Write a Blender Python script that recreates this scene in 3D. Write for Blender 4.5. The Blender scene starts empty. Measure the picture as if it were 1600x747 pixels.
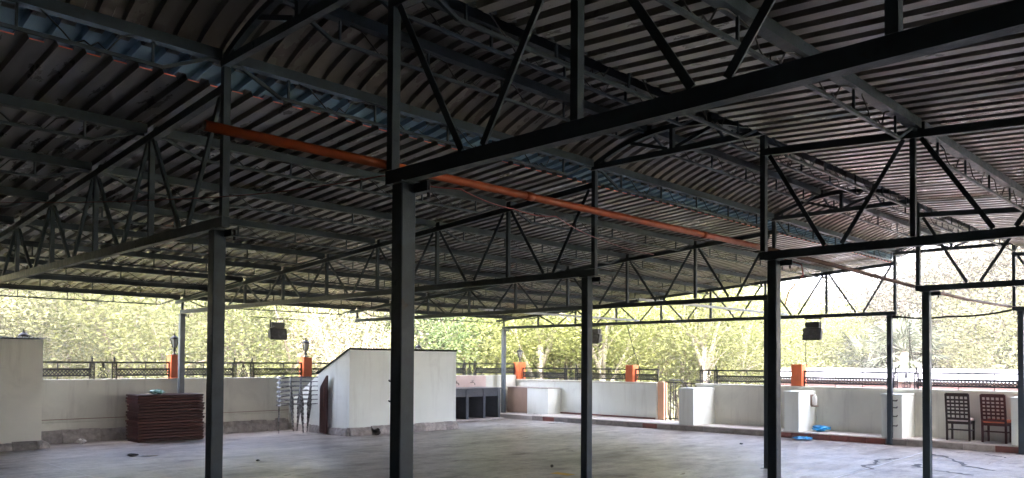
import bpy, math, random
from mathutils import Vector, Matrix
import numpy as np
random.seed(7); rng = np.random.default_rng(7)
sc = bpy.context.scene
COL = sc.collection

# ------------------------------------------------------------------ camera
cam = bpy.data.cameras.new('camera'); co = bpy.data.objects.new('camera', cam); COL.objects.link(co)
Fv = Vector((0.72628918, 0.68698921, 0.02344882)); Rv = Vector((0.68707099, -0.72656836, 0.00564616)); Uv = Vector((-0.02091602, -0.01201025, 0.99970909))
co.matrix_world = Matrix(((Rv.x, Uv.x, -Fv.x, -3.0741), (Rv.y, Uv.y, -Fv.y, -4.1192), (Rv.z, Uv.z, -Fv.z, 1.8531), (0, 0, 0, 1)))
cam.sensor_width = 36; cam.lens = 27.935; cam.shift_x = -0.0279; cam.shift_y = 0.1027
cam.clip_start = 0.05; cam.clip_end = 3000
sc.camera = co
# ------------------------------------------------------------------ light
SUN_ELEV, SUN_AZ = math.radians(58), math.radians(222)      # direction towards the sun, azimuth from +x
w = bpy.data.worlds.new('World'); sc.world = w; w.use_nodes = True
nt = w.node_tree; nt.nodes.clear()
sky = nt.nodes.new('ShaderNodeTexSky'); sky.sky_type = 'NISHITA'; sky.sun_disc = False
sky.sun_elevation = SUN_ELEV; sky.sun_rotation = math.radians(90) - SUN_AZ
sky.air_density = 0.5; sky.dust_density = 7.0; sky.ozone_density = 1.0
bg = nt.nodes.new('ShaderNodeBackground'); bg.inputs[1].default_value = 0.15
wo = nt.nodes.new('ShaderNodeOutputWorld')
nt.links.new(sky.outputs[0], bg.inputs[0]); nt.links.new(bg.outputs[0], wo.inputs[0])
sl = bpy.data.lights.new('sun', 'SUN'); sl.energy = 0.8; sl.angle = math.radians(20); sl.color = (1.0, 0.95, 0.86)
so = bpy.data.objects.new('sun', sl); COL.objects.link(so)
sd = Vector((math.cos(SUN_ELEV)*math.cos(SUN_AZ), math.cos(SUN_ELEV)*math.sin(SUN_AZ), math.sin(SUN_ELEV)))
so.rotation_euler = sd.to_track_quat('Z', 'Y').to_euler(); so.location = (0, 0, 30)
vs = sc.view_settings; vs.view_transform = 'Standard'; vs.look = 'None'; vs.gamma = 1; vs.use_curve_mapping = False
vs.exposure = 5.25
sc.cycles.use_denoising = True
sc.cycles.max_bounces = 10; sc.cycles.diffuse_bounces = 6; sc.cycles.glossy_bounces = 4; sc.cycles.transmission_bounces = 6
sc.cycles.transparent_max_bounces = 8; sc.cycles.caustics_reflective = False; sc.cycles.caustics_refractive = False

# ------------------------------------------------------------------ materials
def nodes_of(name):
    m = bpy.data.materials.new(name); m.use_nodes = True
    t = m.node_tree; return m, t, t.nodes['Principled BSDF']
def N(t, kind, **kw):
    n = t.nodes.new('ShaderNode' + kind)
    for k, v in kw.items(): setattr(n, k, v)
    return n
def ramp(t, fac, stops):
    r = N(t, 'ValToRGB'); t.links.new(fac, r.inputs[0]); e = r.color_ramp.elements
    e[0].position, e[0].color = stops[0][0], (*stops[0][1], 1); e[1].position, e[1].color = stops[-1][0], (*stops[-1][1], 1)
    for p, c in stops[1:-1]:
        x = e.new(p); x.color = (*c, 1)
    return r.outputs[0]
def coords(t, scale, obj=False):
    tc = N(t, 'TexCoord') if obj else N(t, 'NewGeometry')
    mp = N(t, 'Mapping'); mp.inputs['Scale'].default_value = scale if isinstance(scale, (tuple, list)) else (scale,)*3
    t.links.new(tc.outputs['Object' if obj else 'Position'], mp.inputs[0]); return mp.outputs[0]
def noise(t, vec, scale=1.0, detail=6, rough=0.6, dist=0.0):
    n = N(t, 'TexNoise'); n.inputs['Scale'].default_value = scale; n.inputs['Detail'].default_value = detail
    n.inputs['Roughness'].default_value = rough; n.inputs['Distortion'].default_value = dist
    t.links.new(vec, n.inputs['Vector']); return n.outputs['Fac']
def mixc(t, fac, a, b, mode='MIX'):
    m = N(t, 'Mix', data_type='RGBA', blend_type=mode)
    for sock, v in ((m.inputs[0], fac), (m.inputs[6], a), (m.inputs[7], b)):
        if hasattr(v, 'links'): t.links.new(v, sock)
        elif isinstance(v, (int, float)): sock.default_value = v
        else: sock.default_value = (*v, 1)
    return m.outputs[2]
def mul(c, k): return tuple(min(1, x*k) for x in c)
def pmat(name, base, rough=0.6, var=0.25, scale=3.0, metal=0.0, bump=0.0, bscale=40.0, spec=0.5, perobj=0.0, dirt=None, dscale=1.2, dth=(0.55, 0.75), stretch=(1, 1, 1), streak=None):
    """plain painted or natural surface: colour variation, optional stains, optional fine relief"""
    m, t, b = nodes_of(name)
    v = coords(t, stretch)
    c = ramp(t, noise(t, v, scale), [(0.3, mul(base, 1-var)), (0.7, mul(base, 1+var))])
    if dirt:
        f = N(t, 'MapRange'); f.inputs['From Min'].default_value, f.inputs['From Max'].default_value = dth
        t.links.new(noise(t, v, dscale, 8, 0.65, 0.6), f.inputs[0]); c = mixc(t, f.outputs[0], c, dirt)
    if streak:
        f = N(t, 'MapRange'); f.inputs['From Min'].default_value, f.inputs['From Max'].default_value = 0.54, 0.78; f.inputs['To Max'].default_value = streak[0]
        t.links.new(noise(t, coords(t, (5, 5, .45)), 1.0, 7, 0.65, 0.2), f.inputs[0]); c = mixc(t, f.outputs[0], c, streak[1])
    if perobj:
        oi = N(t, 'ObjectInfo'); mr = N(t, 'MapRange'); mr.inputs['To Min'].default_value = 1-perobj; mr.inputs['To Max'].default_value = 1+perobj
        t.links.new(oi.outputs['Random'], mr.inputs[0]); hs = N(t, 'HueSaturation'); t.links.new(mr.outputs[0], hs.inputs['Value']); t.links.new(c, hs.inputs['Color']); c = hs.outputs[0]
    t.links.new(c, b.inputs['Base Color'])
    rr = ramp(t, noise(t, v, scale*2.3), [(0.3, (max(0, rough-0.12),)*3), (0.7, (min(1, rough+0.12),)*3)]); t.links.new(rr, b.inputs['Roughness'])
    b.inputs['Metallic'].default_value = metal; b.inputs['Specular IOR Level'].default_value = spec
    if bump:
        bn = N(t, 'Bump'); bn.inputs['Strength'].default_value = bump; bn.inputs['Distance'].default_value = 0.01
        t.links.new(noise(t, v, bscale, 5), bn.inputs['Height']); t.links.new(bn.outputs[0], b.inputs['Normal'])
    return m
M = {}
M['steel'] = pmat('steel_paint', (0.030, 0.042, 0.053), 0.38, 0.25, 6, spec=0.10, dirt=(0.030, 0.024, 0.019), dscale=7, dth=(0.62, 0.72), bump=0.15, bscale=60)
M['steel_light'] = pmat('grey_steel_paint', (0.33, 0.36, 0.40), 0.45, 0.15, 6)
M['rod'] = pmat('rod_steel', (0.008, 0.008, 0.009), 0.55, 0.3, 8, spec=.25)
M['sheet_in'] = pmat('sheet_underside', (0.112, 0.104, 0.098), 0.32, 0.32, 1.3, dirt=(0.035, 0.029, 0.025), dscale=0.9, dth=(0.55, 0.8), perobj=0.22, stretch=(1, 0.35, 1))
M['sheet_out'] = pmat('sheet_top', (0.16, 0.24, 0.32), 0.45, 0.2, 0.8)
M['skylit_sheet'] = pmat('skylight_tinted_sheet', (0.17, 0.27, 0.36), 0.45, 0.15, 3, perobj=0.1)  # skylight from the eave gap is painted into this blue underside
M['red_trim'] = pmat('red_edge_paint', (0.75, 0.16, 0.09), 0.5, 0.2, 6)
M['pipe'] = pmat('orange_pipe_plastic', (0.19, 0.034, 0.008), 0.45, 0.18, 5, spec=.2, dirt=(0.12, 0.03, 0.013), dscale=3, dth=(0.55, 0.8))
M['brown_pipe'] = pmat('brown_pipe_plastic', (0.045, 0.017, 0.010), 0.55, 0.25, 5, spec=.2)  # darker brown length of the pipe past the second frame
M['steel_lit'] = pmat('lit_steel_tone', (0.075, 0.095, 0.115), 0.45, 0.2, 6)  # column steel lightened: the light on the back columns is painted in
M['wall'] = pmat('pale_plaster', (0.70, 0.695, 0.61), 0.8, 0.07, 1.3, bump=0.12, bscale=55, dirt=(0.47, 0.465, 0.40), dscale=0.9, dth=(0.55, 0.85), streak=(.6, (0.36, 0.34, 0.29)))
M['wall_white'] = pmat('white_plaster', (0.78, 0.82, 0.765), 0.75, 0.05, 1.1, bump=0.1, bscale=55, dirt=(0.57, 0.58, 0.54), dscale=0.8, dth=(0.58, 0.85), streak=(.45, (0.46, 0.46, 0.41)))
M['blocker_dark'] = pmat('dark_blocker_surface', (0.06, 0.056, 0.052), 0.8, 0.2, 2)  # near-black surface so the added blocker walls bounce little light
M['tan'] = pmat('tan_plaster', (0.30, 0.21, 0.16), 0.8, 0.12, 2, bump=0.15, dirt=(0.25, 0.18, 0.14))
M['pink_tile'] = pmat('pink_backsplash', (0.66, 0.50, 0.45), 0.4, 0.06, 2)
M['orange'] = pmat('orange_paint', (0.72, 0.155, 0.045), 0.55, 0.12, 4, dirt=(0.5, 0.12, 0.05), dth=(0.6, 0.85))
M['peach'] = pmat('peach_paint', (0.85, 0.50, 0.30), 0.6, 0.08, 4)
M['iron'] = pmat('wrought_iron', (0.010, 0.012, 0.018), 0.45, 0.3, 10, spec=.3)
M['stone'] = pmat('rough_stone', (0.36, 0.33, 0.31), 0.9, 0.4, 9, bump=0.8, bscale=30, perobj=0.3)
M['tile_a'] = pmat('grey_face_stone', (0.27, 0.24, 0.22), 0.6, 0.3, 7, perobj=0.3, bump=0.2)
M['tile_b'] = pmat('red_face_stone', (0.20, 0.055, 0.04), 0.5, 0.25, 7, perobj=0.2, bump=0.2)
M['ledge'] = pmat('ledge_stone', (0.58, 0.53, 0.49), 0.6, 0.12, 3, perobj=0.06)
M['granite'] = pmat('dark_granite', (0.05, 0.055, 0.065), 0.3, 0.35, 30)
M['chrome'] = pmat('chrome_tube', (0.24, 0.24, 0.245), 0.26, 0.15, 10, metal=1.0)
M['wood'] = pmat('dark_red_wood', (0.042, 0.010, 0.007), 0.45, 0.45, 5, stretch=(0.5, 2, 9), perobj=0.45, spec=0.15)
M['wood_edge'] = pmat('worn_wood_edge', (0.085, 0.036, 0.024), 0.6, 0.5, 6, stretch=(0.5, 2, 12), perobj=0.5, spec=.15)
M['wood_chair'] = pmat('chair_wood', (0.020, 0.008, 0.006), 0.4, 0.3, 8, spec=.2, stretch=(2, 2, 0.6))
M['wood_chair_red'] = pmat('reddish_chair_wood', (0.060, 0.009, 0.007), 0.4, 0.3, 8, spec=.2, stretch=(2, 2, 0.6))
M['seat_white'] = pmat('cream_seat_fabric', (0.66, 0.57, 0.53), 0.9, 0.08, 12)
M['seat_orange'] = pmat('orange_seat_fabric', (0.80, 0.22, 0.10), 0.85, 0.1, 12)
M['black'] = pmat('black_plastic', (0.012, 0.012, 0.013), 0.45, 0.2, 12)
M['lamp_grey'] = pmat('grey_lamp_glass', (0.10, 0.10, 0.105), 0.25, 0.2, 6)
M['blue_bag'] = pmat('blue_plastic', (0.03, 0.30, 0.62), 0.35, 0.25, 12)
M['mint_bag'] = pmat('mint_plastic', (0.22, 0.42, 0.36), 0.4, 0.15, 12)
M['paper'] = pmat('dirty_paper', (0.62, 0.60, 0.58), 0.8, 0.2, 15)
M['dark_litter'] = pmat('dark_litter', (0.03, 0.026, 0.024), 0.8, 0.3, 20)
M['white_plastic'] = pmat('white_plastic', (0.80, 0.79, 0.76), 0.35, 0.04, 6)
M['red_wire'] = pmat('red_cable', (0.16, 0.015, 0.015), 0.5, 0.1, 5)
M['brass'] = pmat('worn_tap_metal', (0.30, 0.25, 0.20), 0.35, 0.2, 10, metal=1.0)
M['stain'] = pmat('dark_seam_filler', (0.075, 0.072, 0.072), 0.6, 0.4, 6, spec=.15)
M['grout'] = pmat('pale_joint_filler', (0.82, 0.82, 0.84), 0.6, 0.1, 6)
M['bark'] = pmat('tree_bark', (0.16, 0.125, 0.10), 0.9, 0.35, 4, bump=0.5, bscale=12, stretch=(1, 1, 0.3))
M['bark_pale'] = pmat('pale_bark', (0.26, 0.235, 0.20), 0.85, 0.25, 4, bump=0.4, bscale=12, stretch=(1, 1, 0.3))
M['neigh_white'] = pmat('white_roof_paint', (0.20, 0.21, 0.25), 0.5, 0.06, 1.0)
M['neigh_pink'] = pmat('pink_wall_paint', (0.11, 0.055, 0.055), 0.7, 0.1, 1.0)
def glass_mat():
    m, t, b = nodes_of('lantern_glass')
    b.inputs['Base Color'].default_value = (0.42, 0.44, 0.45, 1); b.inputs['Roughness'].default_value = 0.3
    b.inputs['Transmission Weight'].default_value = 0.35; b.inputs['IOR'].default_value = 1.1
    return m
M['glass'] = glass_mat()
def leaf_mat(name, dark, light, trans):
    m, t, b = nodes_of(name)
    at = N(t, 'Attribute', attribute_name='tone', attribute_type='GEOMETRY')
    c = ramp(t, at.outputs['Fac'], [(0.0, dark), (0.55, tuple((a+b_)/2 for a, b_ in zip(dark, light))), (1.0, light)])
    oi = N(t, 'ObjectInfo'); mr = N(t, 'MapRange'); mr.inputs['To Min'].default_value = 0.8; mr.inputs['To Max'].default_value = 1.2
    t.links.new(oi.outputs['Random'], mr.inputs[0]); hs = N(t, 'HueSaturation'); t.links.new(mr.outputs[0], hs.inputs['Value']); t.links.new(c, hs.inputs['Color']); c = hs.outputs[0]
    t.links.new(c, b.inputs['Base Color']); b.inputs['Roughness'].default_value = 0.55; b.inputs['Specular IOR Level'].default_value = 0.3
    tr = N(t, 'BsdfTranslucent'); t.links.new(c, tr.inputs[0]); mx = N(t, 'MixShader'); mx.inputs[0].default_value = trans
    out = t.nodes['Material Output']; t.links.new(b.outputs[0], mx.inputs[1]); t.links.new(tr.outputs[0], mx.inputs[2]); t.links.new(mx.outputs[0], out.inputs[0])
    return m
M['leaf_a'] = leaf_mat('leaf_lime', (0.085, 0.105, 0.030), (0.21, 0.225, 0.085), 0.62)
M['leaf_b'] = leaf_mat('leaf_olive', (0.085, 0.10, 0.042), (0.20, 0.205, 0.105), 0.62)
M['leaf_c'] = leaf_mat('leaf_dry', (0.15, 0.14, 0.095), (0.30, 0.27, 0.19), 0.45)
M['leaf_e'] = leaf_mat('leaf_grey', (0.030, 0.029, 0.023), (0.10, 0.095, 0.068), 0.3)
M['leaf_d'] = leaf_mat('leaf_deep', (0.05, 0.085, 0.028), (0.16, 0.21, 0.07), 0.45)
def floor_mat():
    m, t, b = nodes_of('worn_cement_floor')
    v = coords(t, 1.0); vs_ = coords(t, (0.45, 1.0, 1.0))
    c = ramp(t, noise(t, vs_, 0.6, 8, 0.6, 0.2), [(0.32, (0.27, 0.234, 0.212)), (0.48, (0.46, 0.415, 0.380)), (0.62, (0.58, 0.53, 0.49))])
    mid = ramp(t, noise(t, coords(t, (0.75, 1.0, 1.0)), 3.2, 10, 0.74, 0.15), [(0.30, (0.48, 0.45, 0.43)), (0.50, (0.92, 0.92, 0.92)), (0.68, (1.2, 1.2, 1.2))]); c = mixc(t, 1.0, c, mid, 'MULTIPLY')
    st = N(t, 'MapRange'); st.inputs['From Min'].default_value, st.inputs['From Max'].default_value = 0.54, 0.66; st.inputs['To Max'].default_value = 0.8
    t.links.new(noise(t, coords(t, (0.7, 1.2, 1)), 1.1, 8, 0.66, 0.4), st.inputs[0]); c = mixc(t, st.outputs[0], c, (0.15, 0.118, 0.105))
    fine = ramp(t, noise(t, v, 17, 7, 0.7), [(0.3, (0.76,)*3), (0.7, (1.14,)*3)]); c = mixc(t, 1.0, c, fine, 'MULTIPLY')
    # saw-cut joints on a 1.25 m grid, worn pale
    br = N(t, 'TexBrick'); br.offset = 0; br.inputs['Scale'].default_value = 1; br.inputs['Brick Width'].default_value = 1.25; br.inputs['Row Height'].default_value = 1.25; br.inputs['Mortar Size'].default_value = 0.010; br.inputs['Mortar Smooth'].default_value = 0.3
    t.links.new(v, br.inputs['Vector']); jf = N(t, 'Math', operation='MULTIPLY'); t.links.new(br.outputs['Fac'], jf.inputs[0])
    t.links.new(ramp(t, noise(t, v, 0.5, 4), [(0.38, (0.15,)*3), (0.58, (0.9,)*3)]), jf.inputs[1])
    c = mixc(t, jf.outputs[0], c, (0.62, 0.60, 0.62))
    t.links.new(c, b.inputs['Base Color']); b.inputs['Specular IOR Level'].default_value = 0.24
    t.links.new(ramp(t, noise(t, vs_, 1.7, 8, 0.65, 0.2), [(0.32, (0.26,)*3), (0.7, (0.58,)*3)]), b.inputs['Roughness'])
    bn = N(t, 'Bump'); bn.inputs['Strength'].default_value = 0.35; bn.inputs['Distance'].default_value = 0.01
    t.links.new(noise(t, v, 7, 8, 0.7), bn.inputs['Height']); t.links.new(bn.outputs[0], b.inputs['Normal'])
    return m
M['floor'] = floor_mat()
M['ground'] = pmat('grassy_soil', (0.14, 0.14, 0.06), 0.95, 0.35, 0.3, bump=0.4, bscale=3, dirt=(0.22, 0.18, 0.11), dscale=0.08)

# ------------------------------------------------------------------ mesh helpers
OFF = {}
class MB:
    def __init__(s): s.v = []; s.f = []; s.mi = []; s.sm = []
    def add(s, vs, fs, mi=0, smooth=False):
        o = len(s.v); s.v += [tuple(v) for v in vs]; s.f += [tuple(i+o for i in f) for f in fs]; s.mi += [mi]*len(fs); s.sm += [smooth]*len(fs); return s
    def box(s, a, b, mi=0):
        x0, y0, z0 = a; x1, y1, z1 = b
        return s.add([(x0,y0,z0),(x1,y0,z0),(x1,y1,z0),(x0,y1,z0),(x0,y0,z1),(x1,y0,z1),(x1,y1,z1),(x0,y1,z1)],
                     [(0,3,2,1),(4,5,6,7),(0,1,5,4),(1,2,6,5),(2,3,7,6),(3,0,4,7)], mi)
    def cbox(s, a, b, c=0.006):
        """box with chamfered vertical and horizontal edges (24-gon shell)"""
        x0, y0, z0 = a; x1, y1, z1 = b; c = min(c, (x1-x0)/3, (y1-y0)/3, (z1-z0)/3)
        V = []; 
        def ring(z, i): return [(x0+c+i, y0+i, z), (x1-c-i, y0+i, z), (x1-i, y0+c+i, z), (x1-i, y1-c-i, z), (x1-c-i, y1-i, z), (x0+c+i, y1-i, z), (x0+i, y1-c-i, z), (x0+i, y0+c+i, z)]
        for z, i in ((z0, c*.6), (z0+c, 0), (z1-c, 0), (z1, c*.6)): V += ring(z, i)
        Fc = [tuple(reversed(range(8))), tuple(range(24, 32))]
        for r in range(3):
            for k in range(8): Fc.append((r*8+k, r*8+(k+1) % 8, r*8+8+(k+1) % 8, r*8+8+k))
        return s.add(V, Fc)
    def beam(s, p, q, wd, ht, up=(0, 0, 1), mi=0):
        p = Vector(p); q = Vector(q); d = (q-p).normalized(); u = Vector(up)
        if abs(d.dot(u)) > 0.98: u = Vector((1, 0, 0))
        r = d.cross(u).normalized(); u = r.cross(d)
        V = [c + r*(a*wd/2) + u*(b*ht/2) for c in (p, q) for a, b in ((-1,-1),(1,-1),(1,1),(-1,1))]
        return s.add(V, [(0,1,2,3),(7,6,5,4),(0,4,5,1),(1,5,6,2),(2,6,7,3),(3,7,4,0)], mi)
    def angle(s, p, q, leg, th, up=(0, 0, 1)):
        """L-section bar"""
        p = Vector(p); q = Vector(q); d = (q-p).normalized(); u = Vector(up)
        if abs(d.dot(u)) > 0.98: u = Vector((1, 0, 0))
        r = d.cross(u).normalized(); u = r.cross(d); pr = [(0,0),(leg,0),(leg,th),(th,th),(th,leg),(0,leg)]
        V = [c + r*(a-leg/2) + u*(b-leg/2) for c in (p, q) for a, b in pr]
        return s.add(V, [tuple(range(6)), tuple(reversed(range(6, 12)))] + [(i, i+6, (i+1) % 6+6, (i+1) % 6) for i in range(6)])
    def tube(s, pts, r, n=8, closed=False, mi=0):
        pts = [Vector(p) for p in pts]; V = []; m = len(pts); prev = None
        rs = r if isinstance(r, (list, tuple)) else [r]*m
        for i, p in enumerate(pts):
            a = pts[i-1] if (i > 0 or closed) else p; b = pts[(i+1) % m] if (i < m-1 or closed) else p
            d = (b-a).normalized()
            if prev is None:
                u = Vector((0, 0, 1)) if abs(d.z) < 0.9 else Vector((1, 0, 0)); x = d.cross(u).normalized()
            else:
                x = (prev - d*prev.dot(d)).normalized()
            prev = x; y = d.cross(x)
            V += [p + (x*math.cos(2*math.pi*k/n) + y*math.sin(2*math.pi*k/n))*rs[i] for k in range(n)]
        F_ = []
        for i in range(m if closed else m-1):
            j = (i+1) % m
            for k in range(n): F_.append((i*n+k, i*n+(k+1) % n, j*n+(k+1) % n, j*n+k))
        if not closed: F_ += [tuple(reversed(range(n))), tuple(range((m-1)*n, m*n))]
        return s.add(V, F_, mi, True)
    def lathe(s, prof, c=(0, 0, 0), n=12, smooth=True):
        V = [(c[0]+r*math.cos(2*math.pi*k/n), c[1]+r*math.sin(2*math.pi*k/n), c[2]+z) for r, z in prof for k in range(n)]
        F_ = [(i*n+k, i*n+(k+1) % n, (i+1)*n+(k+1) % n, (i+1)*n+k) for i in range(len(prof)-1) for k in range(n)]
        F_ += [tuple(reversed(range(n))), tuple(range((len(prof)-1)*n, len(prof)*n))]
        return s.add(V, F_, 0, smooth)
    def prism(s, poly, ax, a, b):
        """polygon in the plane normal to axis ax, extruded from a to b"""
        def P(p, t): return {0: (t, p[0], p[1]), 1: (p[0], t, p[1]), 2: (p[0], p[1], t)}[ax]
        n = len(poly); V = [P(p, a) for p in poly] + [P(p, b) for p in poly]
        return s.add(V, [tuple(range(n)), tuple(reversed(range(n, 2*n)))] + [(i, i+n, (i+1) % n+n, (i+1) % n) for i in range(n)])
    def mesh(s, name, mats, off=(0, 0, 0)):
        me = bpy.data.meshes.new(name); o = Vector(off)
        me.from_pydata([tuple(Vector(v)-o) for v in s.v], [], s.f)
        for m in (mats if isinstance(mats, (list, tuple)) else [mats]): me.materials.append(m)
        me.polygons.foreach_set('material_index', s.mi); me.polygons.foreach_set('use_smooth', s.sm)
        import bmesh
        bm = bmesh.new(); bm.from_mesh(me); bmesh.ops.recalc_face_normals(bm, faces=bm.faces) if not getattr(s, 'keep', False) else None
        bm.to_mesh(me); bm.free(); me.update(); return me
    def build(s, name, mat, parent=None):
        off = OFF[parent.name] if parent else (0, 0, 0)
        me = s.mesh(name, mat, off); return link(name, me, parent)
def link(name, me, parent=None, loc=None):
    o = bpy.data.objects.new(name, me); COL.objects.link(o)
    if parent: o.parent = parent; OFF[o.name] = OFF[parent.name]
    else: OFF[o.name] = (0, 0, 0)
    if loc is not None: o.location = loc
    return o
def tag(o, label=None, cat=None, group=None, kind=None):
    if label: o['label'] = label
    if cat: o['category'] = cat
    if group: o['group'] = group
    if kind: o['kind'] = kind
    return o
def thing(name, loc, label, cat, group=None):
    o = bpy.data.objects.new(name, None); COL.objects.link(o); o.location = loc; o.empty_display_size = 0.2
    OFF[o.name] = tuple(loc); return tag(o, label, cat, group)
def copy_tree(o, parent=None):
    c = o.copy(); COL.objects.link(c); c.parent = parent
    for ch in list(o.children): copy_tree(ch, c)
    return c
ORD = ['first', 'second', 'third', 'fourth', 'fifth', 'sixth', 'seventh', 'eighth', 'ninth', 'tenth', 'eleventh', 'twelfth', 'thirteenth', 'fourteenth', 'fifteenth', 'sixteenth', 'seventeenth']

# ------------------------------------------------------------------ layout numbers (metres)
FX = [0.0, 5.0, 10.01, 15.92]           # frames along x
YA, YB, YE = 0.0, 2.674, 15.59          # column rows: near, middle, eave
PA, PB = 0.12, 2.55                     # posts carrying the raised ridge
H = 3.0
WY, WX = 15.86, 16.82                   # back parapet face, right parapet face
def stepx(y): return 16.0 - 0.045*(y-1)
def ztop(y): return 4.20 - 0.0675*(y-PB) if y > 1.3 else 4.20 + 0.0675*(y-PA)

# ================================================================== SETTING
def terrain_z(x, y):
    d = max(x-30, y-30, 0); r = math.hypot(max(x-17, 0), max(y-17, 0))
    z = -3.4 + 0.17*max(0, min(r, 110)-20) * (0.55 + 0.45*min(1, max(0, (y+5)/40)))
    return z + 0.5*math.sin(x*0.11)*math.cos(y*0.09) if r > 6 else z
mb = MB(); n = 90; xs = [-500 + 1100*i/n for i in range(n+1)]
xs = sorted(set([-160, -110, -60] + [-30+3.2*i for i in range(56)] + [180, 220, 260])); 
V = [(x, y, terrain_z(x, y)) for y in xs for x in xs]; k = len(xs)
mb.add(V, [(j*k+i, j*k+i+1, (j+1)*k+i+1, (j+1)*k+i) for j in range(k-1) for i in range(k-1)], 0, True)
tag(mb.build('ground', M['ground']), kind='structure')
fl = MB().box((-40, -16, -0.35), (17.05, 16.1, 0.0)).build('floor', M['floor']); tag(fl, kind='structure')
tw = MB().box((-40, -16, -3.6), (17.05, 16.1, -0.36)).build('terrace_base', M['wall']); tag(tw, kind='structure')
for i, (p, q, wd) in enumerate([((8.6, 1.28), (15.2, 1.60), 0.034), ((10.5, 3.05), (15.6, 3.30), 0.012), ((12.6, -0.6), (13.0, 3.9), 0.012)]):
    pp = Vector((*p, 0.004)); qq = Vector((*q, 0.004)); d = (qq-pp).normalized(); s = Vector((-d.y, d.x, 0))*wd/2
    segs = 14; V = []
    for j in range(segs+1):
        c = pp.lerp(qq, j/segs) + s.normalized()*random.uniform(-.012, .012); V += [c-s*random.uniform(.6, 1.2), c+s*random.uniform(.6, 1.2)]
    MB().add(V, [(2*j, 2*j+2, 2*j+3, 2*j+1) for j in range(segs)]).build('joint_strip', M['grout'], fl)
def seam(pts, w0):
    V = []; P = [Vector((*p, 0.0045)) for p in pts]; out = []
    for i in range(len(P)-1):
        for j in range(6): out.append(P[i].lerp(P[i+1], j/6) + Vector((random.uniform(-.05, .05), random.uniform(-.05, .05), 0)))
    out.append(P[-1])
    for i, c in enumerate(out):
        d = (out[min(i+1, len(out)-1)]-out[max(i-1, 0)]).normalized(); s = Vector((-d.y, d.x, 0))*w0*random.uniform(.15, .95); V += [c-s, c+s]
    MB().add(V, [(2*j, 2*j+2, 2*j+3, 2*j+1) for j in range(len(out)-1)]).build('seam', M['stain'], fl)
seam([(14.6, 1.45), (14.2, 0.95), (13.5, 0.55), (12.9, 0.25), (12.6, -0.3)], 0.07)
seam([(13.3, 1.55), (12.6, 1.75), (12.1, 1.55), (11.6, 1.6), (11.2, 1.3)], 0.06)
seam([(15.3, 0.55), (15.1, 0.25), (14.9, 0.0)], 0.05)
seam([(12.6, 1.0), (12.2, 0.85), (11.9, 0.5), (11.7, -0.2)], 0.09)

MB().box((6.75, 4.55, .003), (6.95, 4.95, .0042)).build('paint_mark', pmat('yellow_paint', (0.6, 0.36, 0.04), 0.6), fl)

# raised ledge along the right parapet, with separate face stones and top slabs
led = tag(MB().prism([(stepx(15.85)+.03, 15.85), (stepx(-6)+.03, -6), (17.04, -6), (17.04, 15.85)], 2, 0.004, 0.135).build('ledge', M['ledge']), kind='structure')
y = 13.75; i = 0
while y > -4.5:
    L = random.uniform(0.42, 0.62); y1 = y-L
    red = (3.02 < (y+y1)/2 < 5.25) or random.random() < 0.07
    g = 0.006; x0, x1 = stepx(y-g), stepx(y1+g)
    d = random.uniform(-.004, .004)
    MB().add([(x0+d, y-g, 0.002), (x1+d, y1+g, 0.002), (x1+.03, y1+g, 0.002), (x0+.03, y-g, 0.002), (x0+d, y-g, 0.13), (x1+d, y1+g, 0.13), (x1+.03, y1+g, 0.13), (x0+.03, y-g, 0.13)],
             [(0,3,2,1),(4,5,6,7),(0,1,5,4),(1,2,6,5),(2,3,7,6),(3,0,4,7)]).build('face_stone', M['tile_b' if red else 'tile_a'], led)
    MB().add([(x0-.015, y-.003, 0.136), (x1-.015, y1+.003, 0.136), (WX-.004, y1+.003, 0.136), (WX-.004, y-.003, 0.136), (x0-.015, y-.003, 0.16), (x1-.015, y1+.003, 0.16), (WX-.004, y1+.003, 0.16), (WX-.004, y-.003, 0.16)],
             [(0,3,2,1),(4,5,6,7),(0,1,5,4),(1,2,6,5),(2,3,7,6),(3,0,4,7)]).build('top_slab', M['ledge'], led)
    y = y1; i += 1

def stone_row(parent, p, q, h, out, n_out, length=0.3, name='stone', mat='stone'):
    """flared row of rough stones between floor points p and q; n_out = outward direction"""
    p = Vector((*p, 0)); q = Vector((*q, 0)); D = (q-p).length; d = (q-p).normalized(); o = Vector((*n_out, 0)); t = 0
    while t < D-0.04:
        L = min(random.uniform(.6, 1.35)*length, D-t); a = p+d*(t+.004); b = p+d*(t+L-.004); hh = h*random.uniform(.86, 1.06); oo = out*random.uniform(.8, 1.2); tp = out*random.uniform(.15, .4)
        m1 = (a+b)/2
        V = [a-o*.04, b-o*.04, b+o*oo, m1+o*oo*random.uniform(1, 1.15), a+o*oo]
        V = [v+Vector((0, 0, .002)) for v in V] + [v+Vector((0, 0, hh*random.uniform(.5, .65))) for v in (a-o*.04, b-o*.04, b+o*oo*.9, m1+o*oo*1.08, a+o*oo*.88)]
        V += [v+Vector((0, 0, hh+random.uniform(-.012, .012))) for v in (a-o*.04, b-o*.04, b+o*tp, m1+o*tp*1.3, a+o*tp)]
        Fc = [(0,1,2,3,4), (14,13,12,11,10)] + [(r*5+k, r*5+(k+1) % 5, r*5+5+(k+1) % 5, r*5+5+k) for r in (0, 1) for k in range(5)]
        MB().add(V, Fc).build(name, M[mat], parent); t += L

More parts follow.
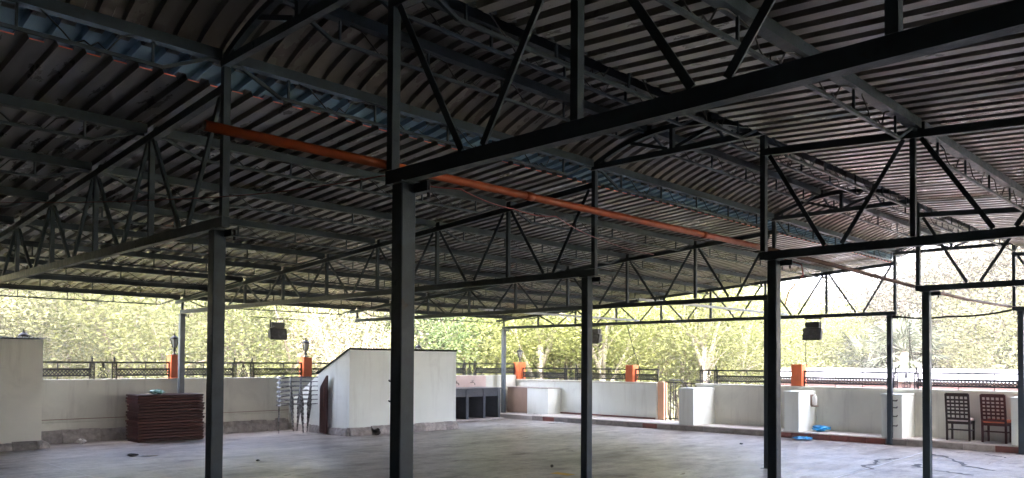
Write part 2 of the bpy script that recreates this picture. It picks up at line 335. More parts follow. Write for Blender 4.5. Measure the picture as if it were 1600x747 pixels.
# ================================================================== WALLS AND BLOCKS
bw = thing('parapet_wall', (4, WY, 0), 'long grey plastered back parapet with stone plinth below the leafy hillside', 'wall')
MB().box((-14, WY, 0.001), (16.79, WY+.2, 1.385)).build('wall', M['wall'], bw)
MB().cbox((-14, WY-.02, 1.386), (16.79, WY+.22, 1.42), .01).build('coping', M['wall'], bw)
stone_row(bw, (2.05, WY), (8.0, WY), 0.30, 0.12, (0, -1), 0.38)
MB().tube([(1.9, WY-.03, .47), (3.5, WY-.03, .465), (5.2, WY-.03, .475), (8.0, WY-.03, .47)], .013, 6).build('conduit', M['wall'], bw)
MB().tube([(1.9, WY-.03, .53), (4.5, WY-.03, .525), (8.0, WY-.03, .53)], .009, 6).build('conduit', M['tan'], bw)
rw = thing('parapet_wall', (WX, 12.8, 0), 'pale mint parapet with coping between the corner column and the gate', 'wall')
MB().box((WX, 9.86, 0.136), (WX+.22, 16.06, 1.22)).build('wall', M['wall_white'], rw)
MB().cbox((WX-.05, 9.84, 1.221), (WX+.26, 16.08, 1.277), .01).build('coping', M['wall'], rw)
MB().box((WX-.03, 9.9, 0.165), (WX-.002, 13.8, 0.21)).build('skirting', M['tile_b'], rw)
rw2 = thing('parapet_wall', (WX, 2, 0), 'grey green parapet with coping behind the two chairs and stub piers', 'wall')
MB().box((WX, -6, 0.136), (WX+.22, 8.45, 1.22)).build('wall', M['wall'], rw2)
MB().cbox((WX-.05, -6, 1.221), (WX+.26, 8.47, 1.277), .01).build('coping', M['wall'], rw2)
for (y0, y1, lab, xf, zb) in [(7.84, 8.30, 'plastered stub pier beside the metal gate', stepx(8)+.0, .161), (4.86, 5.24, 'plastered stub pier with the white dispenser on its side', stepx(5), .161),
                      (2.42, 2.88, 'plastered stub pier behind the column with hook pegs', stepx(2.6)+.03, .003), (-0.20, 0.25, 'plastered stub pier at the far right edge beside the chairs', stepx(0)+.12, .003)]:
    pr_ = thing('stub_pier', (xf+.3, (y0+y1)/2, .16), lab, 'pier', 'stub piers on the right ledge')
    MB().box((xf, y0, zb), (WX-.003, y1, 1.14)).build('shaft', M['wall_white'], pr_)
    MB().cbox((xf-.02, y0-.02, 1.141), (WX-.053, y1+.02, 1.175), .006).build('cap', M['wall_white'], pr_)
lb = thing('low_block', (16.3, 14.7, 0), 'low plastered block, half tan and half pale mint, in the terrace corner', 'wall block')
MB().box((16.18, 13.74, .003), (WX-.004, 14.70, 1.0)).build('mint_half', M['wall_white'], lb)
MB().box((16.18, 14.703, .003), (WX-.004, 15.66, 1.0)).build('tan_half', M['tan'], lb)
MB().cbox((16.15, 13.71, 1.001), (WX-.053, 15.69, 1.025), .005).build('slab', M['tile_a'], lb)
stone_row(lb, (16.17, 15.6), (16.17, 13.74), .15, .05, (-1, 0), .3)
# stair head shed
sh = thing('stair_head_shed', (9.7, 14.3, 0), 'white plastered stair head with sloping side and corrugated roof', 'shed')
SX0, SX1, SY = 8.02, 11.48, 12.9
MB().box((SX0+.002, SY, .003), (SX1, SY+.2, 2.15)).build('front_wall', M['wall_white'], sh)
MB().prism([(SY+.201, .003), (WY-.004, .003), (WY-.004, .72), (14.4, 1.49), (SY+.201, 2.15)], 0, SX0, SX0+.18).build('side_wall', M['wall_white'], sh)
MB().prism([(SY+.201, .003), (WY-.004, .003), (WY-.004, .72), (14.4, 1.49), (SY+.201, 2.15)], 0, SX1-.18, SX1-.002).build('side_wall', M['wall_white'], sh)
def small_corr(x0, x1, y0, z0, y1, z1, parent, name, mat):
    V = []; n_ = int((x1-x0)/.038)
    for i in range(n_+1):
        x = x0+(x1-x0)*i/n_; dz = .012 if i % 2 else -.006; V += [(x, y0, z0+dz), (x, y1, z1+dz), (x, y0, z0+dz+.008), (x, y1, z1+dz+.008)]
    F_ = []
    for i in range(n_): a = i*4; F_ += [(a, a+4, a+5, a+1), (a+2, a+3, a+7, a+6), (a, a+2, a+6, a+4)]
    MB().add(V, F_).build(name, mat, parent)
small_corr(SX0-.06, SX1+.04, SY-.06, 2.19, 14.42, 1.515+.015, sh, 'corrugated_sheet', M['rod'])
stone_row(sh, (SX0, SY), (SX1, SY), .22, .10, (0, -1), .34)
stone_row(sh, (SX1, SY), (SX1, 14.3), .22, .12, (1, 0), .34)
stone_row(sh, (SX0, WY-.1), (SX0, SY), .2, .07, (-1, 0), .34)
ba = thing('wall_block', (0.4, 15.3, 0), 'tall grey plastered block with corrugated cover at the left edge', 'wall block')
MB().box((-2.5, 14.9, .003), (1.86, WY-.004, 2.28)).build('body', M['wall'], ba)
small_corr(-2.55, 1.9, 14.86, 2.30, WY, 2.30, ba, 'corrugated_sheet', M['rod'])
stone_row(ba, (-1.5, 14.9), (1.86, 14.9), .17, .12, (0, -1), .36); stone_row(ba, (1.86, 14.9), (1.86, WY-.2), .17, .17, (1, 0), .36)

blk = tag(MB().box((-34, -13.2, 0.003), (2.5, -12.9, 3.22)).build('light_blocker_wall', M['blocker_dark']), kind='structure')  # added out of view to block light from the open near side
blk2 = tag(MB().prism([(-12.89, .003), (WY-.01, .003), (WY-.01, 3.30), (2.9, 4.25), (2.5, 4.48), (1.35, 4.74), (.2, 4.48), (0, 4.25), (-12.89, 3.30)], 0, -14.3, -14.0).build('light_blocker_wall', M['blocker_dark']), kind='structure')  # unseen blocker behind the camera, shaped to fill up to the roof
blk3 = tag(MB().box((-13.99, WY-.25, 1.43), (-2.55, WY-.05, 3.28)).build('light_blocker_wall', M['blocker_dark']), kind='structure')  # unseen blocker closing the back-left opening against light

# ================================================================== STEEL FRAME
def column(x, y, label, pegs=None, lpegs=(), wdt=0.11, mat='steel', cleat=True):
    t = thing('steel_column', (x, y, 0), label, 'column', 'steel columns of the shed'); h = wdt/2
    MB().cbox((x-h, y-h, 0.008), (x+h, y+h, H-.012), .006).build('shaft', M[mat], t)
    MB().box((x-h-.045, y-h-.045, .001), (x+h+.045, y+h+.045, .0075)).build('base_plate', M[mat], t)
    MB().box((x-h-.02, y-h-.02, H-.0115), (x+h+.02, y+h+.02, H-.001)).build('cap_plate', M[mat], t)
    if cleat:
        MB().angle((x+h+.01, y-h-.14, H-.04), (x+h+.01, y+h+.02, H-.04), .06, .006).build('cleat', M[mat], t)
        MB().tube([(x+h+.03, y-h-.09, H-.10), (x+h+.03, y-h-.09, H-.01)], .012, 6).build('bolt', M['rod'], t)
    for z, s in (pegs or []): MB().tube([(x+s*.03, y-h, z), (x+s*.03, y-h-.09, z), (x+s*.03, y-h-.10, z+.03)], .013, 6).build('peg', M['rod'], t)
    for z in lpegs: MB().tube([(x-.04, y+h, z), (x-.04, y+h+.026, z), (x-.04, y+h+.030, z+.008)], .005, 6).build('peg', M['rod'], t)
    return t
column(FX[0], YA, 'thick dark steel column standing nearest, left of the picture centre', lpegs=(1.60, 1.73))
column(FX[1], YA, 'dark steel column under the orange pipe, third of the large columns')
column(FX[2], YA, 'slim dark steel column standing left of the two chairs')
column(FX[3], YA, 'dark steel column at the far right edge beside the chairs', pegs=[(1.05, 1), (.75, 1), (.42, 1)])
column(FX[0], YB, 'dark steel column in front of the stacked tabletops')
column(FX[1], YB, 'dark steel column in front of the long mint parapet, middle of the floor')
column(FX[2], YB, 'dark steel column almost hidden behind a nearer column on the right')
column(FX[3], YB, 'dark steel column against the stub pier with hook pegs', pegs=[(1.02, 1), (.86, 1), (.66, 1), (.44, 1)], wdt=.105)
column(FX[1], YE, 'lit grey blue steel column behind the stacked tabletops', mat='steel_lit', wdt=.12)
column(FX[3], YE, 'lit grey blue steel column in the back corner beside the wash counter', mat='steel_lit', wdt=.12)

PANEL = (YE-PB)/8
LEAN_NODES = [PB + PANEL*i for i in range(9)]
RIGHT_NODES = [PA - 1.58*i for i in range(5)]
FR = ['nearest', 'second', 'third', 'farthest']
def web_truss(x, nodes, sgn, label, end_col):
    t = thing('roof_truss', (x, nodes[0], H), label, 'truss', 'roof trusses')
    last = nodes[-1]
    MB().beam((x, nodes[0]-sgn*.035, H+.048), (x, last+sgn*.06, H+.048), .07, .088).build('bottom_chord', M['steel'], t)
    MB().beam((x, nodes[0], ztop(nodes[0])), (x, last+sgn*.35, ztop(last+sgn*.35)), .07, .075).build('top_chord', M['steel'], t)
    for i, y in enumerate(nodes):
        top = 4.39 if i == 0 else ztop(y)-.038
        wd = .06 if i == 0 else .05
        if ztop(y)-H > .2: MB().angle((x, y, H+.098), (x, y, top), wd, .012).build('post' if i == 0 else 'vertical', M['steel'], t) if i else MB().beam((x, y, H+.098), (x, y, top), wd, wd).build('post', M['steel'], t)
    for i in range(len(nodes)-1):
        ym = (nodes[i]+nodes[i+1])/2; z0 = H+.10
        for ya, yb in ((nodes[i]+sgn*.08, ym-sgn*.09), (nodes[i+1]-sgn*.08, ym+sgn*.09)):
            if ztop(ya)-z0 < .33: continue
            MB().angle((x, ya, ztop(ya)-.04), (x, yb, z0), .045, .010, up=(1, 0, 0)).build('diagonal', M['steel'], t)
    return t
for i, x in enumerate(FX):
    web_truss(x, LEAN_NODES, 1, ['open web truss under the left lean-to roof, nearest, springing from the column before the tabletops',
        'open web truss under the left roof from the central column to the back wall', 'open web truss under the left roof, third from the camera',
        'open web end truss over the right parapet against the trees'][i], True)
    web_truss(x, RIGHT_NODES, -1, ['heavy near truss crossing the upper right from the thickest column', 'open web truss springing right from the column under the orange pipe',
        'open web truss springing right from the slim column by the chairs', 'open web truss springing right from the column at the right edge'][i], False)
    # raised ridge arch
    t = thing('arch_truss', (x, (PA+PB)/2, 4.4), 'low bowed truss of the raised ridge, %s from the camera' % FR[i], 'truss', 'bowed ridge trusses')
    MB().beam((x, PA-.04, 4.435), (x, PB+.04, 4.435), .06, .07).build('bottom_chord', M['steel'], t)
    C = (PA+PB)/2; HS = (PB-PA)/2
    arc = lambda y: 4.47 + .27*(1-((y-C)/HS)**2)
    m_ = MB(); ys = [PA + (PB-PA)*j/12 for j in range(13)]
    for a, b_ in zip(ys, ys[1:]): m_.beam((x, a, arc(a)), (x, b_, arc(b_)), .055, .06)
    m_.build('arched_chord', M['steel'], t)
    MB().beam((x, C, 4.471), (x, C, arc(C)-.03), .05, .05).build('king_post', M['steel'], t)
    for s in (-1, 1):
        MB().beam((x, C+s*.06, 4.475), (x, C+s*.62, arc(C+s*.62)-.02), .04, .04).build('strut', M['steel'], t)
        MB().beam((x, C+s*(HS-.16), 4.471), (x, C+s*(HS-.16), arc(C+s*(HS-.16))-.01), .03, .03).build('stub_post', M['steel'], t)

# lattice purlins: flange, hanging rod, ties, wiggly web rod
PM = {}
def purlin_meshes(L, dep, wd, tag_):
    if tag_ in PM: return PM[tag_]
    fl_ = MB().beam((0.045, 0, 0), (L-.045, 0, 0), wd, .09).mesh('flange', M['steel'])
    zr = -dep-.03
    rod = MB()
    P = [(.06, 0, -.058), (.16, 0, -.06), (.52, 0, zr), (L-.52, 0, zr), (L-.16, 0, -.06), (L-.06, 0, -.058)]
    for a, b_ in zip(P, P[1:]): rod.beam(a, b_, .03, .026)
    rod = rod.mesh('bottom_rod', M['steel'])
    nt_ = max(3, int(round((L-1.2)/.95))); xs_ = [.6 + (L-1.2)*i/nt_ for i in range(nt_+1)]
    tie = MB().beam((0, 0, zr+.013), (0, 0, -.0452), .022, .016).mesh('tie', M['steel'])
    wb = MB(); pts = []; 
    for a, b_ in zip(xs_, xs_[1:]):
        s = (b_-a); r = random.Random(int(a*100))
        for f, z in ((.12, -.045), (.2, -.065), (.33, zr*.72), (.40, zr*.95), (.45, zr*.8), (.5, zr*.97), (.56, zr*.75), (.63, zr*.9), (.74, -.075), (.84, -.045)):
            pts.append((a+s*(f+r.uniform(-.03, .03)), r.uniform(-.018, .018), z+r.uniform(-.012, .012)))
    wb.tube(pts, .0065, 5); wb = wb.mesh('web_rod', M['rod'])
    PM[tag_] = (fl_, rod, tie, wb, xs_); return PM[tag_]
def purlin(x0, x1, y, z, label, group, dep=.17, wd=.085, slope=0.0):
    L = x1-x0; fl_, rod, tie, wb, xs_ = purlin_meshes(round(L, 2), dep, wd, (round(L, 2), dep, wd))
    t = thing('lattice_purlin', (x0, y, z), label, 'purlin', group)
    link('flange', fl_, t); link('bottom_rod', rod, t); link('web_rod', wb, t)
    for xx in xs_: link('tie', tie, t, (xx, 0, 0))
    return t
BAY = [(-5.0, 0.0), (0.0, 5.0), (5.0, 10.01), (10.01, 16.35)]
BN = ['nearest bay', 'second bay', 'third bay', 'farthest bay']
for bi, (x0, x1) in enumerate(BAY):
    for k in range(1, 9):
        y = LEAN_NODES[k]; e = 8-k
        nm = 'eave purlin' if e == 0 else 'lattice purlin'
        purlin(x0, x1, y+.045, ztop(y)+.084, '%s of the left roof, %s, %s' % (nm, BN[bi], 'along the back eave' if e == 0 else ORD[e]+' up from the eave purlin' if e > 1 else 'next above the eave'), 'lattice purlins of the left roof')
    purlin(x0, x1, PB+.02, 4.485, 'lattice purlin over the pale blue overhang strip, %s' % BN[bi], 'lattice purlins of the raised ridge', dep=.2)
    if bi == 0: continue
    for y, nm in ((1.72, 'left of the ridge crown'), (.86, 'right of the ridge crown')):
        purlin(x0, x1, y, arc(y)+.077, 'lattice purlin of the bowed ridge, %s, %s' % (nm, BN[bi]), 'lattice purlins of the raised ridge', dep=.2, wd=.095)
    purlin(x0, x1, PA-.02, 4.485, 'lattice purlin along the right foot of the ridge, %s' % BN[bi], 'lattice purlins of the raised ridge', dep=.2, wd=.10)
    for k in range(1, 4):
        y = RIGHT_NODES[k]
        purlin(x0, x1, y-.045, ztop(y)+.084, 'lattice purlin of the right roof, %s, %s below the ridge' % (BN[bi], ORD[k-1]), 'lattice purlins of the right roof', dep=.2, wd=.10)

# roof sheets
RX0, RX1 = -34.0, 16.75
prof = []
for r in range(5):
    b0 = r*.2; prof += [(b0, 0), (b0+.10, 0), (b0+.118, .045), (b0+.182, .045)]
prof += [(1.0, 0), (1.03, 0)]
def sheet_mesh(name, line):
    """trapezoid ribs along x, following the (y, z) line; underside and painted top as two skins"""
    m_ = MB(); m_.keep = True; k_ = len(prof)
    for skin, (dz, mi) in enumerate(((0, 0), (.003, 1))):
        V = [(px, y, z+pz+dz) for (y, z) in line for px, pz in prof]
        Fc = []
        for j in range(len(line)-1):
            for i_ in range(k_-1):
                q = (j*k_+i_, j*k_+i_+1, (j+1)*k_+i_+1, (j+1)*k_+i_); Fc.append(q if skin else tuple(reversed(q)))
        m_.add(V, Fc, mi)
    return m_.mesh(name, [M['sheet_in'], M['sheet_out']])
def lz(y): return ztop(y)+.0375+.0925
def roof(name, label, mesh_name, line, extra=None):
    t = thing(name, (0, line[0][0], line[0][1]), label, 'roof'); me = sheet_mesh(mesh_name, line)
    x = RX0; out = []
    while x < RX1-.01:
        o = link('roof_sheet', me, t, (x, -line[0][0], -line[0][1]+random.uniform(0, .002))); out.append(o); x += 1.0
    return t, out
left_roof, sheets = roof('lean_to_roof', 'long corrugated left roof sloping down to the back parapet', 'lean_sheet', [(2.86, lz(2.86)), (9.0, lz(9.0)), (16.05, lz(16.05))])
tm = MB()
for (a, za), (b_, zb) in zip(prof[:-1], prof[1:]):
    if za > 0 or zb > 0: continue
    tm.add([(a, 2.855, lz(2.86)+za-.006), (b_, 2.855, lz(2.86)+zb-.006), (b_, 2.855, lz(2.86)+zb+.004), (a, 2.855, lz(2.86)+za+.004), (a, 2.859, lz(2.86)+za-.006), (b_, 2.859, lz(2.86)+zb-.006), (b_, 2.859, lz(2.86)+zb+.004), (a, 2.859, lz(2.86)+za+.004)],
           [(0,1,2,3),(7,6,5,4),(0,4,5,1),(2,6,7,3)])
tme = tm.mesh('edge_trim', M['red_trim'])
for o in sheets: link('edge_trim', tme, o)
line = [(-.32, lz(-.32)+.05), (-.07, 4.43), (-.01, 4.54)] + [(PA+(PB-PA)*j/14, arc(PA+(PB-PA)*j/14)+.03+.093) for j in range(0, 15)]
line = line[:2]+[(y, max(z, 4.535)) for y, z in line[2:]] + [(PB+.15, 4.505), (PB+.3, 4.48)]
ridge_roof, rs = roof('ridge_roof', 'curved corrugated raised ridge roof along the middle of the shed', 'ridge_sheet', line)
om = sheet_mesh('overhang', [(PB+.27, 4.483), (PB+.55, 4.445), (PB+1.25, 4.335)]); om.materials.clear(); om.materials.append(M['skylit_sheet']); om.materials.append(M['sheet_out'])  # underside gets the sheet colour with skylight tint painted in
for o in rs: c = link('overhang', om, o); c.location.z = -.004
right_roof, _ = roof('right_roof', 'corrugated right roof with pale pans and dark ribs over the near truss', 'right_sheet', [(-.02, lz(-.02)), (-3, lz(-3)), (-13.3, lz(-13.3))])

# ties lying on the bottom chords, orange drain pipe, cables
for y, lab in ((5.3, 'light grey tie tube resting across two trusses, nearer one'), (10.0, 'light grey tie tube resting across two trusses, farther one')):
    t = MB().beam((9.7, y, H+.125), (16.1, y, H+.125), .05, .05).build('tie_tube', M['steel_light']); tag(t, lab, 'tube', 'tie tubes on the trusses')
dp = thing('drain_pipe', (7, .2, 3.14), 'long orange plastic pipe running along the column heads', 'pipe')
pp = [(-1.2, .2, 3.145), (0, .2, 3.15), (2.5, .2, 3.155), (5.1, .2, 3.165), (7.6, .21, 3.14), (10.0, .2, 3.09), (13, .2, 3.06), (16.3, .2, 3.1)]
MB().tube(pp[:4], .030, 14).build('pipe', M['pipe'], dp); MB().tube([(5.1005, .2, 3.165)]+pp[4:], .027, 14).build('pipe', M['brown_pipe'], dp)
for x, z in ((1.35, 3.153), (3.9, 3.16), ): MB().tube([(x-.04, .2, z), (x+.04, .2, z)], .035, 14).build('coupling', M['pipe'], dp)
MB().tube([(-1.203, .2, 3.145), (-1.2005, .2, 3.145)], .026, 14).build('open_end', M['black'], dp)
for x in (0.0, 5.0, 10.01, 15.92): MB().box((x-.03, .165, 3.10), (x+.03, .235, 3.112)).build('bracket', M['rod'], dp)
def cable(name, pts, r, mat, label, sag=0.0, n_=10):
    out = []
    P = [Vector(p) for p in pts]
    for a, b_ in zip(P, P[1:]):
        for j in range(n_): f = j/n_; out.append(a.lerp(b_, f) - Vector((0, 0, sag*4*f*(1-f))))
    out.append(P[-1]); o = MB().tube(out, r, 5).build(name, M[mat]); return tag(o, label, 'cable')
cable('red_cable', [(-1.6, 8.6, 3.85), (-.85, 6.15, 3.58), (-.18, 2.28, 3.2), (.07, .32, 3.11), (.59, .14, 3.08), (1.4, .42, 3.09), (1.9, .42, 3.1), (3.2, .95, 3.1), (5.0, 1.6, 3.2)], .0045, 'red_wire', 'thin red cable slung from the left roof past the nearest column', .02)
cable('hanging_cable', [(15.92, 10.3, 3.0), (16.3, 10.35, 2.3), (16.7, 10.42, 1.75), (16.88, 10.5, 1.3)], .012, 'rod', 'dark cable hanging from the end truss to the right of the second orange pillar')
cable('hanging_cable', [(15.92, 4.72, 2.42), (16.2, 4.85, 1.95), (16.7, 5.0, 1.6)], .010, 'rod', 'thin cable dropping from the right floodlight to the orange pillar')
cable('hanging_cable', [(15.95, 2.35, 3.0), (16.5, 2.36, 2.0), (16.85, 2.37, 1.3)], .006, 'rod', 'thin cable hanging just left of the slim column by the chairs')
cable('hanging_cable', [(5.05, -.1, 3.0), (5.08, -.28, 2.93), (5.08, -.3, 2.82), (5.06, -.22, 2.72), (5.05, -.15, 2.65), (5.06, -.1, 2.5)], .007, 'red_wire', 'short loose red cable curling at a column head below the orange pipe')
cable('slack_cable', [(15.92, 2.6, 2.99), (15.92, 1.4, 2.93), (15.92, 0.05, 3.05)], .022, 'rod', 'dark slack cable bundle between the two end columns', .05)
t = MB().tube([(16.93, 2.57, 1.30), (16.93, 2.56, 2.92)], .012, 6).build('thin_rod', M['rod']); tag(t, 'thin upright rod standing on the parapet beside the scrolled railing posts', 'rod')

# ================================================================== RAILINGS, PILLARS, LANTERNS
def railing(axis, c, a, b, z0, scroll, label, posts):
    """wrought-iron railing along axis ('x' or 'y') from a to b; scroll = centre of the ornament bay or None"""
    def P(s, z, o=0.0): return (s, c+o, z) if axis == 'x' else (c+o, s, z)
    t = thing('iron_railing', P((a+b)/2, z0), label, 'railing', 'wrought iron railings on the parapets')
    zt, zm, zl = z0+.385, z0+.225, z0+.085
    segs = [(a, scroll-.27), (scroll+.27, b)] if scroll is not None else [(a, b)]
    MB().beam(P(a, zt), P(b, zt), .042, .040).build('top_rail', M['iron'], t)
    for (s0, s1) in segs:
        if s1-s0 < .1: continue
        MB().beam(P(s0, zm), P(s1, zm), .030, .044).build('mid_rail', M['iron'], t)
        MB().beam(P(s0, zl), P(s1, zl), .030, .040).build('low_rail', M['iron'], t)
        m_ = MB(); st = .075; h_ = zm-zl; s = s0
        while s < s1-.01:
            e = min(s+h_, s1); m_.beam(P(s, zl), P(e, zl+(e-s)), .010, .021); m_.beam(P(s, zm, .009), P(e, zm-(e-s), .009), .010, .021); s += st
        s = s0-h_+st
        while s < s0: m_.beam(P(s0, zl+(s0-s)), P(s+h_, zm), .010, .021); m_.beam(P(s0, zm-(s0-s), .009), P(s+h_, zl, .009), .010, .021); s += st
        m_.build('lattice_band', M['iron'], t)
        for e in (s0+.012, s1-.012): MB().beam(P(e, z0), P(e, zt-.021), .030, .030).build('end_bar', M['iron'], t)
    for s in posts:
        MB().beam(P(s, zm+.023), P(s, zt-.021), .022, .022).build('short_bar', M['iron'], t); MB().beam(P(s, z0), P(s, zl-.021), .022, .022).build('short_bar', M['iron'], t)
    if scroll is not None:
        for q in (-.24, .24):
            s = scroll+q; ps = MB().beam(P(s-.045, z0), P(s-.045, zt-.021), .022, .026); ps.beam(P(s+.045, z0), P(s+.045, zt-.021), .022, .026)
            pt = ps.build('scroll_post', M['iron'], t)
            for zc in (z0+.07, z0+.19, z0+.31):
                for sg in (1, -1):
                    MB().tube([P(s+sg*.030*(1-j/11)*math.cos(j*.75), zc+sg*.028+.028*(1-j/14)*math.sin(j*.75)) for j in range(10)], .010, 5).build('scroll', M['iron'], pt)
            MB().lathe([(.018, 0), (.028, .02), (.016, .04), (.030, .07), (.014, .10), (.004, .13)], P(s, zt+.021), 8).build('finial', M['iron'], pt)
        om_ = MB()
        for sg in (-1, 1):
            om_.tube([P(scroll+sg*x_, z0+z_) for x_, z_ in ((.015, .36), (.02, .27), (.055, .25), (.06, .21), (.025, .19), (.03, .16), (.085, .11), (.10, .06), (.07, .02), (.03, .04), (.045, .075))], .013, 5)
            om_.tube([P(scroll+sg*x_, z0+z_) for x_, z_ in ((0.0, .12), (.035, .10), (.05, .06), (.025, .03), (0.0, .01))], .012, 5)
        om_.tube([P(scroll, z0), P(scroll, z0+.34)], .009, 5); om_.lathe([(.008, 0), (.02, .02), (.003, .05)], P(scroll, z0+.33), 8)
        om_.build('scroll_ornament', M['iron'], t)
    return t
ZL, ZR = 1.421, 1.278
railing('x', WY+.08, 1.95, 4.86, ZL, 3.36, 'iron railing with scrolled posts beside the tall grey block', (2.42, 4.3))
railing('x', WY+.08, 5.12, 8.44, ZL, 6.75, 'iron railing with scrolled posts behind the stacked tabletops', (5.7, 7.9))
railing('x', WY+.08, 8.72, 12.4, ZL, None, 'iron railing partly hidden behind the white stair head', (9.4, 11.6))
railing('x', WY+.08, 12.66, 16.78, ZL, 14.67, 'iron railing with scrolled posts above the wash counter', (13.6, 15.9))
railing('y', WX+.12, 11.05, 15.66, ZR, 13.40, 'iron railing with scrolled posts between the corner pillar and second pillar', (11.8, 14.7))
railing('y', WX+.12, 9.88, 10.73, ZR, None, 'short iron railing between the second orange pillar and the gate', ())
railing('y', WX+.12, 5.55, 8.40, ZR, 8.12, 'iron railing with scrolled posts right of the gate', (6.9, 6.0))
railing('y', WX+.12, 0.05, 5.24, ZR, 2.66, 'iron railing before the white roof, right of the third orange pillar', (4.4, 3.7, 1.5, .75))
railing('y', WX+.12, -5.0, -.25, ZR, None, 'iron railing continuing past the right picture edge', (-1.5, -3))
def pillar(x, y, z0, z1, s, label, lamp):
    h = s/2; t = thing('orange_pillar', (x, y, z0), label, 'pillar', 'orange pillars on the parapets')
    MB().cbox((x-h, y-h, z0+.001), (x+h, y+h, z1-.02), .012).build('shaft', M['orange'], t)
    MB().cbox((x-h-.008, y-h-.008, z1-.0195), (x+h+.008, y+h+.008, z1), .006).build('cap', M['orange'], t)
    if lamp:
        b = thing('lantern', (x, y, z1), lamp, 'lantern', 'black lanterns on the pillars')
        MB().lathe([(.055, 0.001), (.05, .015), (.022, .03), (.018, .06), (.034, .085), (.036, .12), (.020, .15), (.030, .165), (.018, .18)], (x, y, z1), 12).build('stem', M['iron'], b)
        MB().lathe([(.042, .181), (.095, .39)], (x, y, z1), 6, False).build('glass', M['glass'], b)
        cg = MB()
        for k_ in range(6):
            a_ = k_*math.pi/3; cg.beam((x+.044*math.cos(a_), y+.044*math.sin(a_), z1+.178), (x+.098*math.cos(a_), y+.098*math.sin(a_), z1+.392), .017, .017)
        cg.build('cage', M['iron'], b)
        cp = MB().lathe([(.108, .392), (.115, .402), (.06, .45), (.03, .465), (.032, .475), (.016, .485)], (x, y, z1), 12).build('cap', M['iron'], b)
        MB().lathe([(.014, .486), (.022, .505), (.010, .525), (.014, .535), (.003, .565)], (x, y, z1), 8).build('finial', M['iron'], cp)
PX = WX+.13
pillar(1.76, WY+.1, ZL, 1.98, .26, 'orange pillar hidden behind the tall grey block at the left', 'black lantern peeking over the tall grey block at the left edge')
pillar(4.98, WY+.1, ZL, 2.0, .25, 'orange pillar beside the grey blue back column', 'black lantern on the pillar beside the back column')
pillar(8.58, WY+.1, ZL, 1.97, .26, 'orange pillar above the stacked chrome frames', 'black lantern above the stacked chrome frames')
pillar(12.53, WY+.1, ZL, 1.92, .26, 'orange pillar hidden behind the white stair head', 'black lantern peeking over the white stair head roof')
pillar(PX, 15.84, ZR, 1.86, .30, 'orange pillar in the corner above the tan and mint block', 'black lantern on the corner pillar above the tan block')
pillar(PX, 10.89, ZR, 1.80, .29, 'orange pillar left of the gate, with a cable beside it', None)
pillar(PX, 5.39, ZR, 1.85, .30, 'orange pillar below the right floodlight', None)
pillar(PX, -.10, ZR, 1.85, .30, 'orange pillar at the right picture edge behind the end column', None)
gt = thing('stair_gate', (WX+.1, 9.1, .16), 'dark metal bar gate with peach post at the top of the outside stairs', 'gate')
MB().cbox((WX+.0, 9.60, .162), (WX+.2, 9.82, 1.30), .01).build('post', M['peach'], gt)
MB().beam((WX+.02, 9.55, 1.30), (WX+.02, 8.48, 1.27), .03, .03).build('top_rail', M['iron'], gt); MB().beam((WX+.02, 9.55, .22), (WX+.02, 8.48, .22), .03, .03).build('bottom_rail', M['iron'], gt)
for y in (9.54, 9.36, 9.18, 9.0, 8.82, 8.64, 8.49): MB().beam((WX+.02, y, .165 if y in (9.54, 8.49) else .235), (WX+.02, y, 1.285), .022, .022).build('bar', M['iron'], gt)
hr = thing('stair_handrail', (18, 9.0, .1), 'slanting metal handrail of the stairs beyond the gate', 'handrail')
for y in (8.55, 9.5):
    MB().tube([(WX+.15, y, 1.36), (17.6, y, 1.34), (19.6, y, .2)], .02, 6).build('rail', M['iron'], hr)
    for x, z in ((17.2, 1.35), (17.9, 1.16), (18.5, .82), (19.1, .48)): MB().tube([(x, y, z-1.25), (x, y, z)], .013, 5).build('post', M['iron'], hr)
st = thing('outside_stairs', (18.2, 9, 0), 'concrete steps going down beyond the gate', 'stairs')
for k_ in range(9): MB().box((17.06+k_*.28, 8.5, -3.4), (17.06+(k_+1)*.28-.003, 9.6, .10-k_*.17)).build('step', M['ledge'], st)

# ================================================================== OBJECTS
# wash counter
wc = thing('wash_counter', (14.1, 15.2, 0), 'dark granite wash counter with open bays and two taps in the corner', 'counter')
MB().cbox((13.0, 14.80, .985), (15.12, 15.75, 1.035), .006).build('countertop', M['granite'], wc)
MB().box((13.05, 14.86, .76), (15.08, 14.90, .984)).build('fascia', M['granite'], wc)
for x in (13.0, 13.57, 14.30, 14.95): MB().box((x, 14.84, .06), (x+.10, 15.55, .984)).build('divider', M['granite'], wc)
MB().box((13.05, 15.56, .06), (15.08, 15.62, .984)).build('back_panel', M['granite'], wc)
MB().box((12.98, 14.76, .003), (15.12, 15.70, .058)).build('plinth', M['tile_a'], wc)
MB().box((11.6, 15.76, 1.036), (15.25, WY-.004, 1.419)).build('backsplash', M['pink_tile'], wc)
for x in (13.87, 14.57):
    tp = MB().tube([(x, 15.755, 1.18), (x, 15.60, 1.18), (x, 15.56, 1.16), (x, 15.55, 1.11)], .016, 8); tp.tube([(x, 15.66, 1.18), (x, 15.66, 1.24)], .012, 6); tp.tube([(x-.045, 15.66, 1.245), (x+.045, 15.66, 1.245)], .010, 6)
    tp.build('tap', M['brass'], wc)
for x in (13.8, 14.5): MB().tube([(x, 15.3, .75), (x, 15.3, .45), (x+.05, 15.32, .35), (x+.12, 15.35, .45), (x+.14, 15.4, .30), (x+.14, 15.5, .25)], .022, 7).build('waste_pipe', M['white_plastic'], wc)
